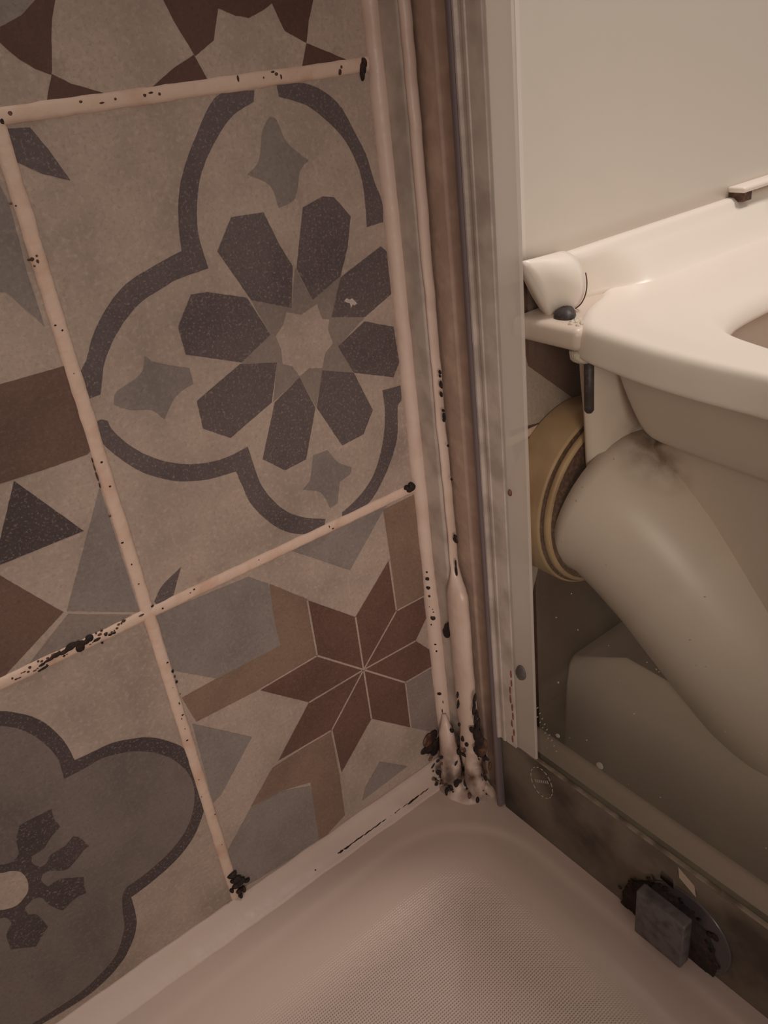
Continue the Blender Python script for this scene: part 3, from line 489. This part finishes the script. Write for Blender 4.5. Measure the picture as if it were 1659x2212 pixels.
def corner_lump():
    """smeared sealant and mould where tray, tiles and channel meet"""
    cols = []
    b = MB(); rings = []
    for k in range(9):
        t = k/8; c = Vector((.1535 - .006*t, -.006 - .010*t, -.158 - .047*t)); r = (.0034 + .0038*t)*(.35 + .65*smooth01(0, .25, t))
        rings.append([c + Vector((r*math.cos(a), r*1.25*math.sin(a), 0)) for a in (2*math.pi*i/12 for i in range(12))])
    b.loft(rings, 0); cols.append(b); b = MB(); rings = []
    for k in range(9):
        t = k/8; c = Vector((.1575 - .003*t, -.026 - .003*t, -.165 - .039*t)); r = (.0042 + .003*t*t)*(.5 + .5*smooth01(0, .2, t))
        rings.append([c + Vector((r*math.cos(a), r*1.2*math.sin(a), 0)) for a in (2*math.pi*i/12 for i in range(12))])
    b.loft(rings, 0); cols.append(b); b = MB()
    # low uneven mound joining both beads on the tray
    n = 26; rg = []
    for j_ in range(n):
        for i_ in range(n):
            x = .134 + .027*i_/(n-1); y = -.0010 - .044*j_/(n-1)
            e = max(0.0, 1 - ((x-.156)/.020)**2 - ((y+.020)/.023)**2)
            h = .0085*e**.7*(1 + .55*nz(x, y, 0, 160, 3) + .4*nz(x, y, 0, 380, 5)) + .0008*nz(x, y, 0, 700, 6)*min(1, e*4)
            rg.append((x, y, RIM - .0012 + h))
    b.add(rg, [(j_*n+i_, j_*n+i_+1, (j_+1)*n+i_+1, (j_+1)*n+i_) for j_ in range(n-1) for i_ in range(n-1)])
    base = b; b = MB()
    for k, s in enumerate(MOULD['corner']):
        ax, x, y, z, r1, r2 = s
        nrm = (0, -1, 0) if ax == 'y' else (-1, -.3, .3)
        if ax == 'y': y = -1.0
        x /= 1000; y /= 1000; z = max(z/1000, -.2045)
        b.blob((x, y, z), nrm, r1*.00125, r2*.00125, .0007, 1 if k % 7 else 2, t1=(0, 1, 0) if ax == 'x' else (1, 0, 0), seed=k+20)
    for k in range(34):
        y = -.030 - R0.uniform(0, .009); z = -.135 - .065*R0.random()**.7
        b.blob((.1558, y, z), (-1, 0, 0), R0.uniform(.0006, .002), R0.uniform(.001, .003), .0005, 1 if k % 3 else 2, t1=(0, 1, 0), seed=k+70)
    for k in range(70):                                    # specks over the mound
        x = .138 + .021*R0.random(); y = -.004 - .036*R0.random()
        e = max(0.0, 1 - ((x-.156)/.020)**2 - ((y+.020)/.023)**2)
        if e < .12: continue
        h = .0085*e**.7*(1 + .55*nz(x, y, 0, 160, 3) + .4*nz(x, y, 0, 380, 5))
        q = R0.uniform(.0004, .0017) if e < .6 else R0.uniform(.0008, .0026)
        b.blob((x, y, RIM - .0012 + h), (-.4, -.4, .8), q*R0.uniform(.8, 1.8), q, .0005, 1 if k % 4 else 2, seed=k+900)
    for k in range(60):
        x = .137 + .018*R0.random(); y = -.003 - .010*R0.random() - .012*(x-.137)/.018; z = RIM + .001 + .020*R0.random()**2
        if R0.random() < .5: x = .1525 + .003*R0.random(); z = RIM + .004 + .03*R0.random()**2
        b.blob((x, y, z), (-.5, -.7, .4), R0.uniform(.0006, .0024), R0.uniform(.0006, .002), .0004, 1 if k % 3 else 2, seed=k+700)
    for k, (x, y, z, r1, r2) in enumerate(MOULD['bead2_big']):
        b.blob((.1572, y/1000, z/1000), (-1, 0, 0), r1*.0008, r2*.0009, .0012, 1, t1=(0, 1, 0), seed=k+4)
    o = base.obj('sealant_lump', sil_m)
    for c in cols: c.obj('smeared_sealant', sil_m, o)
    b.obj('mould_patch', [sil_m, mould_m, rust_m], o)['kind'] = 'stuff'
    return tag(o, 'messy smeared sealant, black and brown with mould, in the bottom corner of the tray', 'sealant')
corner_lump()
# ------------------------------------------------------------------ wall channel, door stile, glass
def channel():
    e = empty('wall_channel', 'grey metal wall channel of the shower screen fixed beside the tiled wall', 'shower screen frame', (.165, 0, RIM))
    b = MB(); b.prism([(.158, 0), (.158, -.0158), (.1595, -.0172), (.167, -.0172), (.167, 0)], -.2045, 1.5)
    bevel(b.obj('side_rail', alu2_m, e, False), .0006, 2)
    b = MB(); b.prism([(.1645, -.0172), (.1640, -.0300), (.1652, -.0310), (.1652, -.0500), (.167, -.0500), (.167, -.0172)], -.2045, 1.5)
    bevel(b.obj('groove_back', alu3_m, e, False), .0004, 2)
    return e
alu3_m = mat('aluminium_brown_film', (166, 142, 128), .5, metal=.0, bump=(160, .0005), vary=(90, (184, 160, 142), .45, .7))
wc = channel()
b = MB(); b.prism([(.1540, -.0488), (.1540, -.0508), (.1552, -.0516), (.1600, -.0516), (.1600, -.0488)], -.2040, 1.48)
bevel(b.obj('seal_strip', gasket_m, wc, False), .0006, 2)
door = empty('shower_door', 'glass shower door with a bright aluminium stile, toilet seen through it', 'shower door', (.165, -.08, RIM))
def clear_mat():
    mt = bpy.data.materials.new('clear_plastic_seal'); mt.use_nodes = True; nt = mt.node_tree; N = nt.nodes; Lk = nt.links
    N.remove(N['Principled BSDF']); out = N['Material Output']
    tr = N.new('ShaderNodeBsdfTransparent'); tr.inputs[0].default_value = (.96, .95, .93, 1)
    df = N.new('ShaderNodeBsdfDiffuse'); df.inputs[0].default_value = lin((222, 214, 204))
    tl = N.new('ShaderNodeBsdfTranslucent'); tl.inputs[0].default_value = lin((226, 218, 208))
    gl = N.new('ShaderNodeBsdfGlossy'); gl.inputs['Roughness'].default_value = .3
    a = N.new('ShaderNodeMixShader'); a.inputs[0].default_value = .4; Lk.new(df.outputs[0], a.inputs[1]); Lk.new(tl.outputs[0], a.inputs[2])
    b_ = N.new('ShaderNodeMixShader'); b_.inputs[0].default_value = .12; Lk.new(a.outputs[0], b_.inputs[1]); Lk.new(gl.outputs[0], b_.inputs[2])
    c = N.new('ShaderNodeMixShader'); c.inputs[0].default_value = .55; Lk.new(tr.outputs[0], c.inputs[1]); Lk.new(b_.outputs[0], c.inputs[2])
    Lk.new(c.outputs[0], out.inputs[0]); return mt
clear_m = clear_mat()
b = MB()
b.prism([(.1600, -0.0505), (.1560, -0.0508), (.1548, -0.0518), (.1548, -0.0528), (.1562, -0.0535), (.1562, -0.0554), (.1556, -0.0558), (.1556, -0.0573), (.1562, -0.0576), (.1562, -0.0655), (.1590, -0.0655), (.1590, -0.0505)], -.1455, 1.48)
bevel(b.obj('ribbed_stile', alu2_m, door, False), .0004, 2)
b = MB(); b.prism([(.1572, -.0655), (.1572, -.0792), (.1580, -.0798), (.1586, -.0798), (.1586, -.0655)], -.1445, 1.48)
b.obj('edge_seal', clear_m, door, False)
b = MB()
for k in range(9): b.blob((.1560, -.0640 + R0.uniform(-.001, .001), -.14 + .006*k), (-1, 0, 0), .0005, .0028, .0004, 0, t1=(0, 1, 0), seed=k)
b.obj('rust_stain', redrust_m, door)
b = MB(); b.blob((.1570, -.0690, .0195), (-1, 0, 0), .0012, .0018, .0012, 0, t1=(0, 1, 0), seed=3); b.blob((.1572, -.0708, -.088), (-1, 0, 0), .0036, .0058, .0012, 1, t1=(0, 1, .2), seed=8)
b.obj('screw_cap', [rust_m, block_m], door)
def glass_mat():
    mt = bpy.data.materials.new('glass_limescaled'); mt.use_nodes = True; nt = mt.node_tree; N = nt.nodes; Lk = nt.links
    N.remove(N['Principled BSDF']); out = N['Material Output']
    tr = N.new('ShaderNodeBsdfTransparent'); tr.inputs[0].default_value = (.965, .975, .955, 1)
    gl = N.new('ShaderNodeBsdfGlossy'); gl.inputs['Roughness'].default_value = .06
    fr = N.new('ShaderNodeLayerWeight'); pw = N.new('ShaderNodeMath'); pw.operation = 'POWER'; pw.inputs[1].default_value = 4; Lk.new(fr.outputs['Facing'], pw.inputs[0])
    fm = N.new('ShaderNodeMapRange'); fm.inputs[3].default_value = .02; fm.inputs[4].default_value = .55; Lk.new(pw.outputs[0], fm.inputs[0])
    m1 = N.new('ShaderNodeMixShader'); Lk.new(fm.outputs[0], m1.inputs[0]); Lk.new(tr.outputs[0], m1.inputs[1]); Lk.new(gl.outputs[0], m1.inputs[2])
    df = N.new('ShaderNodeBsdfDiffuse'); df.inputs[0].default_value = lin((176, 170, 150))
    tl = N.new('ShaderNodeBsdfTranslucent'); tl.inputs[0].default_value = lin((176, 170, 150))
    ml = N.new('ShaderNodeMixShader'); ml.inputs[0].default_value = .5; Lk.new(df.outputs[0], ml.inputs[1]); Lk.new(tl.outputs[0], ml.inputs[2])
    tc = N.new('ShaderNodeTexCoord'); sp = N.new('ShaderNodeSeparateXYZ'); Lk.new(tc.outputs['Object'], sp.inputs[0])
    mr = N.new('ShaderNodeMapRange'); mr.inputs[1].default_value = .06; mr.inputs[2].default_value = -.16; mr.inputs[3].default_value = 0.0; mr.inputs[4].default_value = HAZE
    Lk.new(sp.outputs[2], mr.inputs[0])
    n = N.new('ShaderNodeTexNoise'); n.inputs['Scale'].default_value = 30; n.inputs['Detail'].default_value = 4; Lk.new(tc.outputs['Object'], n.inputs['Vector'])
    r2 = N.new('ShaderNodeMapRange'); r2.inputs[1].default_value = .3; r2.inputs[2].default_value = .7; r2.inputs[3].default_value = .7; r2.inputs[4].default_value = 1.15; Lk.new(n.outputs['Fac'], r2.inputs[0])
    mu = N.new('ShaderNodeMath'); mu.operation = 'MULTIPLY'; Lk.new(mr.outputs[0], mu.inputs[0]); Lk.new(r2.outputs[0], mu.inputs[1])
    m2 = N.new('ShaderNodeMixShader'); Lk.new(mu.outputs[0], m2.inputs[0]); Lk.new(m1.outputs[0], m2.inputs[1]); Lk.new(ml.outputs[0], m2.inputs[2])
    Lk.new(m2.outputs[0], out.inputs[0]); return mt
HAZE = .16
glass_m = glass_mat()
b = MB(); b.box((.1604, -.95, -.1455), (.1636, -.0800, 1.46))
g = b.obj('glass_pane', glass_m, None, False); attach(g, door)
# etched safety mark and dried splashes on the pane
def dash(y, z, dy, dz, x, r=.0003):
    b.tube([(x, y-dy, z-dz), (x, y+dy, z+dz)], r, 6)
b = MB()
for k in range(9): dash(-.0790-.0016*k, -.1090-.0028*k, .0005, -.0007, .1602)
for k in range(6): dash(-.0770-.0018*k, -.1130-.0026*k, .0004, -.0006, .1602)
b.obj('etched_mark', etch_m, door)
b = MB()
for k in range(34):
    y = -.085 - .15*R0.random(); z = R0.uniform(-.14, .055)
    b.blob((.1602, y, z), (-1, 0, 0), R0.uniform(.0002, .0005), R0.uniform(.0003, .0008), .0001, 0, n=8, seed=k)
for y, z, r1, r2 in ((-.121, -.120, .0022, .0026), (-.093, -.119, .0012, .0018), (-.094, -.082, .0006, .0009), (-.1395, -.0725, .0005, .0009)):
    b.blob((.1602, y, z), (-1, 0, 0), r1, r2, .0002, 0, seed=int(y*-1e4))
b.obj('dried_drip', etch_m, door)
rail = empty('threshold_rail', 'grimy grey metal threshold rail on the rim of the tray under the glass', 'shower rail', (.165, -.4, RIM))
b = MB(); b.box((.1578, -.95, RIM-.0005), (.1640, -.0520, -.1462)); bevel(b.obj('rail_face', rail_m, rail, False), .0006, 2)
b = MB(); b.box((.1576, -.95, -.1462), (.1602, -.0600, -.1453)); bevel(b.obj('rail_lip', rail2_m, rail, False), .0003, 2)
b = MB()
for k in range(16):
    a = 2*math.pi*k/16; dash(-.0830+.0080*math.cos(a), -.1600+.0105*math.sin(a), .0011*math.sin(a), -.0014*math.cos(a), .1576)
for k in range(7): dash(-.0875+.0015*k, -.1560-.0010*k, .0005, .0009, .1576)
b.obj('etched_mark', etch_m, rail)
# door guide
disc_m = mat('smoked_plastic', (72, 66, 68), .25)
gd = empty('door_guide', 'dark square guide block clamped at the foot of the glass, ringed with black mould', 'door guide', (.15, -.17, RIM))
b = MB(); b.box((.1440, -.1840, -.1975), (.1510, -.1570, -.1655)); bevel(b.obj('guide_block', block_m, gd, False), .0010, 3)
b = MB(); b.box((.1510, -.1815, -.1990), (.1600, -.1595, -.1690)); b.obj('guide_spacer', bolt_m, gd, False)
b = MB(); b.tube([(.1592, -.1765, -.186), (.1572, -.1765, -.186), (.1569, -.1765, -.186)], [.0250, .0250, .0240], 44); b.obj('roller_disc', disc_m, gd)
b = MB(); b.add([(.1567, -.1692, -.1640), (.1567, -.1615, -.1632), (.1575, -.1618, -.1585), (.1575, -.1680, -.1590)], [(0, 1, 2, 3)]); b.add([(.1560, -.1815, -.1570), (.1560, -.1720, -.1520), (.1577, -.1700, -.1478), (.1577, -.1790, -.1525)], [(0, 1, 2, 3)]); b.v = [v + Vector((0, 0, 0)) for v in b.v]; cc = b.obj('chrome_clip', chrome_m, gd, False); sd = cc.modifiers.new('t', 'SOLIDIFY'); sd.thickness = .0009
HALO = [(-0.141, -0.2025), (-0.1402, -0.1957), (-0.142, -0.1889), (-0.147, -0.181), (-0.1545, -0.1725), (-0.165, -0.1679), (-0.1743, -0.169), (-0.1822, -0.1736), (-0.1887, -0.1761), (-0.1931, -0.1847), (-0.1954, -0.1966), (-0.1945, -0.2045), (-0.1860, -0.2048), (-0.165, -0.2048), (-0.1463, -0.2046), (-0.143, -0.2044)]
n = len(HALO); hv = []
for k in range(n):
    p = Vector(HALO[k]); q = Vector(HALO[(k+1) % n])
    for t in range(6): hv.append(p.lerp(q, t/6) + Vector((R0.uniform(-.0004, .0004), R0.uniform(-.0004, .0004))))
b = MB(); b.loft([[Vector((.1577, p.x, max(p.y, RIM))) for p in hv], [Vector((.1562, p.x, max(p.y, RIM))) for p in hv]])
for k in range(40):
    p = hv[R0.randrange(len(hv))]; b.blob((.1564, p.x + R0.uniform(-.003, .003), max(p.y + R0.uniform(-.003, .003), RIM+.001)), (-1, 0, 0), R0.uniform(.0006, .0022), R0.uniform(.0006, .0022), .0006, 0, seed=k+400)
b.obj('mould_patch', mould_m, gd)
# ------------------------------------------------------------------ toilet
X0 = .370
toilet = empty('toilet', 'white floor-standing toilet with its lid up, behind the shower glass', 'toilet', (X0, -.2, -.325))
OUT = [(.370, -.006), (.340, -.006), (.315, -.007), (.300, -.009), (.290, -.0115), (.285, -.0135), (.281, -.0162), (.273, -.0215), (.258, -.0270), (.243, -.0345), (.231, -.0445), (.2255, -.056), (.2215, -.075), (.2175, -.098), (.2155, -.125), (.2150, -.156), (.2105, -.185), (.2050, -.220), (.2030, -.260), (.2070, -.305), (.221, -.348), (.246, -.385), (.282, -.412), (.325, -.428), (.370, -.434)]
INN = [(.370, -.0890), (.350, -.0890), (.345, -.0890), (.338, -.0890), (.332, -.0890), (.326, -.0892), (.320, -.0894), (.312, -.0898), (.305, -.0905), (.297, -.0917), (.289, -.0940), (.281, -.0975), (.2735, -.1025), (.2670, -.1090), (.2620, -.117), (.2570, -.129), (.2520, -.145), (.2470, -.170), (.2450, -.200), (.2440, -.235), (.2470, -.275), (.257, -.312), (.277, -.345), (.310, -.367), (.370, -.377)]
def spl(pts, per=5):
    out = []; n = len(pts)
    for i in range(n-1):
        p0 = Vector(pts[max(0, i-1)]); p1 = Vector(pts[i]); p2 = Vector(pts[i+1]); p3 = Vector(pts[min(n-1, i+2)])
        for k in range(per):
            t = k/per; out.append(.5*((2*p1)+(p2-p0)*t+(2*p0-5*p1+4*p2-p3)*t*t+(3*p1-p0-3*p2+p3)*t**3))
    out.append(Vector(pts[-1])); return out
def mirror(l): return l + [Vector((2*X0 - p.x, p.y)) for p in l[-2:0:-1]]
SO = mirror(spl(OUT)); SI = mirror(spl(INN))
ZS = .0765
def seat():
    rings = []
    prof = [(0.0, -.020), (0.0, -.016), (.004, -.0085), (.018, -.004), (.05, -.0012), (.10, 0), (.14, 0), (.18, .0002), (.22, .0004), (.26, .0006), (.30, .0008), (.34, .0010), (.40, .0010), (.46, .0008), (.60, 0.0), (.78, -.0010), (.90, -.003), (.975, -.0075), (1.0, -.013), (1.0, -.018)]
    for u, dz in prof:
        rg = []
        for o, i in zip(SO, SI):
            p = o.lerp(i, u); z = ZS + dz
            # rear of the seat sweeps up into the hinge roll along the wall
            rg.append(Vector((p.x, p.y, z)))
        rings.append(rg)
    rings.append([r*1 for r in rings[0]])
    b = MB(); n = len(rings[0]); vs = [p for r in rings[:-1] for p in r]; k0 = len(rings)-1; fs = []
    for k in range(k0):
        for i in range(n):
            j = (i+1) % n; k2 = (k+1) % k0; fs.append((k*n+i, k*n+j, k2*n+j, k2*n+i))
    b.add(vs, fs)
    o = b.obj('seat', seat_m, toilet)
    s = o.modifiers.new('s', 'SUBSURF'); s.levels = 1; s.render_levels = 2
    o['label'] = 'glossy white seat'
    return o
seat_o = seat()
b = MB(); rings = []
for k in range(60):
    x = .2552 + (2*(X0-.2552))*k/59; xm = min(x, 2*X0-x)
    yf = -.0150 - .0035*smooth01(.262, .282, xm) - .0195*smooth01(.280, .310, xm)
    rg = []
    for t in range(9):                                     # cove sweeping up from the seat to the roll
        u = t/8; rg.append(Vector((x, yf + (-.0165-min(yf, -.0165)-.0)*u if yf < -.0165 else yf, ZS - .0005 + .0195*(u*u*(3-2*u)*.6 + .4*u*u))))
    rg += [Vector((x, yy, zz)) for yy, zz in ((-.0150, .0983), (-.0125, .1000), (-.0095, .1003), (-.0065, .0990), (-.0040, .0955), (-.0025, .090), (-.0020, .075), (-.0020, .062), (-.0145, .0600))]
    if k in (0, 59): rg = [Vector((p.x, -.009 + (p.y+.009)*.86, .082 + (p.z-.082)*.9)) for p in rg]
    rings.append(rg)
b.loft(rings); hb = b.obj('hinge_bar', seat_m, seat_o)
b = MB(); rings = []
for k in range(7):
    t = k/6; c = Vector((.2520, -.0190, .0885)).lerp(Vector((.2290, -.0190, .0895)), t)
    rg = []
    for i in range(24):
        a = 2*math.pi*i/24
        full = Vector((0, .0135*math.cos(a), .0155*math.sin(a)))
        flat = Vector((-.0095*math.sin(a), .0045*math.cos(a), .0165*math.sin(a)))
        rg.append(c + full.lerp(flat, smooth01(.15, 1.0, t)))
    rings.append(rg)
b.loft(rings); h1 = b.obj('hinge_knuckle', seat_m, seat_o)
b = MB(); b.tube([(.2532, -.0190 - .0136*math.sin(a), .0885 + .0155*math.cos(a)) for a in (1.2 + 1.7*k/12 for k in range(13))], .00035, 6); b.obj('grime_line', rust_m, seat_o)
b = MB(); b.box((.4130, -.0200, .1030), (.4700, -.0080, .1065)); bevel(b.obj('hinge_cap', seat_m, toilet, False), .0015, 2)
b = MB(); b.box((.4140, -.0190, .0980), (.4230, -.0095, .1030)); b.obj('hinge_bush', rust_m, toilet, False)
# lid standing up against the wall
b = MB(); rings = []
prof = []
for k in range(25):
    t = k/24; z = .092 + t*.41
    hwid = .165 + .022*math.sin(min(1, t*1.6)*math.pi/2)
    if t > .55: hwid *= math.sqrt(max(.0, 1 - ((t-.55)/.46)**2.2))
    yb = -.0045
    rg = []
    for i in range(33):
        u = -1 + 2*i/32; rg.append(Vector((X0 + hwid*u, yb - .004*(1-u**4)*(1), z)))
    rg += [Vector((X0 + hwid*u, yb + .004, z)) for u in (1, .5, 0, -.5, -1)]
    rings.append(rg)
b.loft(rings); lid = b.obj('lid', lid_m, toilet); lid['label'] = 'raised cream-white lid'
# bowl: rim skirt, deck, body, foot
def ring_at(sc_x, sc_y, z, yc=-.225, src=None, dx=0, dy=0):
    src = src or BO; return [Vector((X0 + (p.x-X0)*sc_x + dx, yc + (p.y-yc)*sc_y + dy, z)) for p in src]
BOUT = [(.370, -.044), (.320, -.044), (.290, -.044), (.270, -.044), (.260, -.0455), (.2555, -.050), (.2535, -.062), (.252, -.080), (.2500, -.110), (.2470, -.150), (.240, -.190), (.235, -.230), (.234, -.270), (.240, -.320), (.254, -.355), (.282, -.385), (.320, -.405), (.370, -.412)]
BO = mirror(spl(BOUT, 4))
b = MB()
rings = [ring_at(.78, .62, -.02, -.19), ring_at(.80, .76, .035, -.19), ring_at(.83, .78, .048, -.2), ring_at(.86, .82, .054, -.205),
         ring_at(.97, .97, .0545, -.30), ring_at(1.0, 1.0, .052, -.30), ring_at(1.0, .99, .045, -.30), ring_at(.99, .965, .030, -.30), ring_at(.975, .935, .015, -.30), ring_at(.955, .920, .0095, -.30), ring_at(.91, .90, .006, -.30), ring_at(.86, .87, .003, -.30),
         ring_at(.80, .84, -.004, -.0815), ring_at(.77, .80, -.028, -.080), ring_at(.75, .80, -.055, -.10), ring_at(.73, .78, -.085, -.12), ring_at(.66, .70, -.125, -.19), ring_at(.49, .60, -.165, -.27), ring_at(.46, .58, -.21, -.28)]
b.loft(rings); bw = b.obj('bowl', porc2_m, toilet)
bw.modifiers.new('s', 'SUBSURF').render_levels = 1
# foot
b = MB(); rings = []
FT = [(.262, -.003), (.262, -.05), (.262, -.12), (.262, -.19), (.268, -.25), (.285, -.30), (.32, -.33), (.37, -.33), (.405, -.30), (.422, -.25), (.428, -.19), (.428, -.1), (.428, -.003)]
for z, e in ((-.325, 0.0), (-.30, .001), (-.25, .003), (-.215, .005), (-.198, .008), (-.192, .013)):
    rg = []
    for x, y in FT:
        xx = x + (e if x < X0 else -e); zz = z
        if z > -.22: zz = z + .008 + .034*smooth01(-.022, -.062, y)*(1-smooth01(-.09, -.18, y))
        rg.append(Vector((xx, y + (0 if y > -.1 else e*.6), zz)))
    rings.append(rg)
b.loft(rings); bevel(b.obj('foot', porc2_m, toilet), .006, 3)
# deck behind the bowl, carrying the hinges, and the web under it
b = MB(); b.box((.2255, -.050, .0625), (.5145, -.004, .0745)); bevel(b.obj('deck', porc2_m, toilet, False), .004, 4)
b = MB(); rings = []
for z, xl, yf in ((.061, .2410, -.044), (.04, .2430, -.044), (.02, .2455, -.044), (-.01, .2475, -.045), (-.03, .2510, -.050), (-.05, .268, -.064)):
    rings.append([Vector(p) for p in ((xl, -.036, z), (xl+.001, yf+.004, z), (xl+.008, yf, z), (X0, yf-.01, z), (2*X0-xl, yf, z), (2*X0-xl, -.036, z))])
b.loft(rings); bevel(b.obj('web', porc2_m, toilet, True), .002, 2)
# outlet pipe
b = MB()
P = [(.276, -.0324, -.047), (.276, -.0345, -.0475), (.2765, -.039, -.0495), (.279, -.048, -.055), (.282, -.064, -.069), (.287, -.080, -.087), (.292, -.096, -.107), (.298, -.112, -.128), (.305, -.128, -.150), (.313, -.146, -.170), (.325, -.166, -.186), (.335, -.18, -.20)]
b.tube(P, [.0500, .0495, .0485, .0475, .0465, .046, .046, .046, .046, .047, .048, .048], 40); b.obj('outlet_pipe', porc2_m, toilet)
# seat bolt and its crusted fixing
b = MB()
b.tube([(.2362, -.0485, .060), (.2364, -.0485, .040), (.2366, -.0485, .0285), (.2366, -.0485, .0270)], [.0026, .0026, .0026, .0016], 16); sbo = b.obj('seat_bolt', bolt_m, toilet)
b = MB(); b.tube([(.2350, -.0465, .0615), (.2350, -.0465, .0575), (.2350, -.0465, .0560)], [.008, .0075, .006], 10); b.obj('bolt_washer', crust_m, sbo)
b = MB(); b.blob((.2410, -.0290, .0740), (0, 0, 1), .0085, .0060, .0050, 0, n=16, seed=2)
for k in range(10): b.blob((.2360+R0.uniform(-.007, .006), -.040+R0.uniform(-.006, .002), .0742), (0, 0, 1), .0018, .0014, .0012, 1, seed=k)
b.obj('hinge_base', [bolt_m, crust_m], toilet)
# pan connector on the wall
pc = empty('pan_connector', 'yellowed rubber waste collar on the wall around the toilet outlet', 'waste pipe collar', (.276, -.001, -.047))
def disc(y0, y1, r, name, mt, par=pc, r2=None):
    b = MB(); b.tube([(.276, y0, -.047), (.276, y0*.5+y1*.5, -.047), (.276, y1, -.047)], [r, r, r2 or r], 56); o = b.obj(name, mt, par); bevel(o, .0015, 2, .5); return o
disc(-.0005, -.0270, .0575, 'collar', rub_m)
disc(-.0270, -.0276, .0560, 'seal_line', rust_m)
disc(-.0276, -.0320, .0545, 'collar_lip', rub_m)
disc(-.0320, -.0326, .0520, 'seal_line', rust_m)
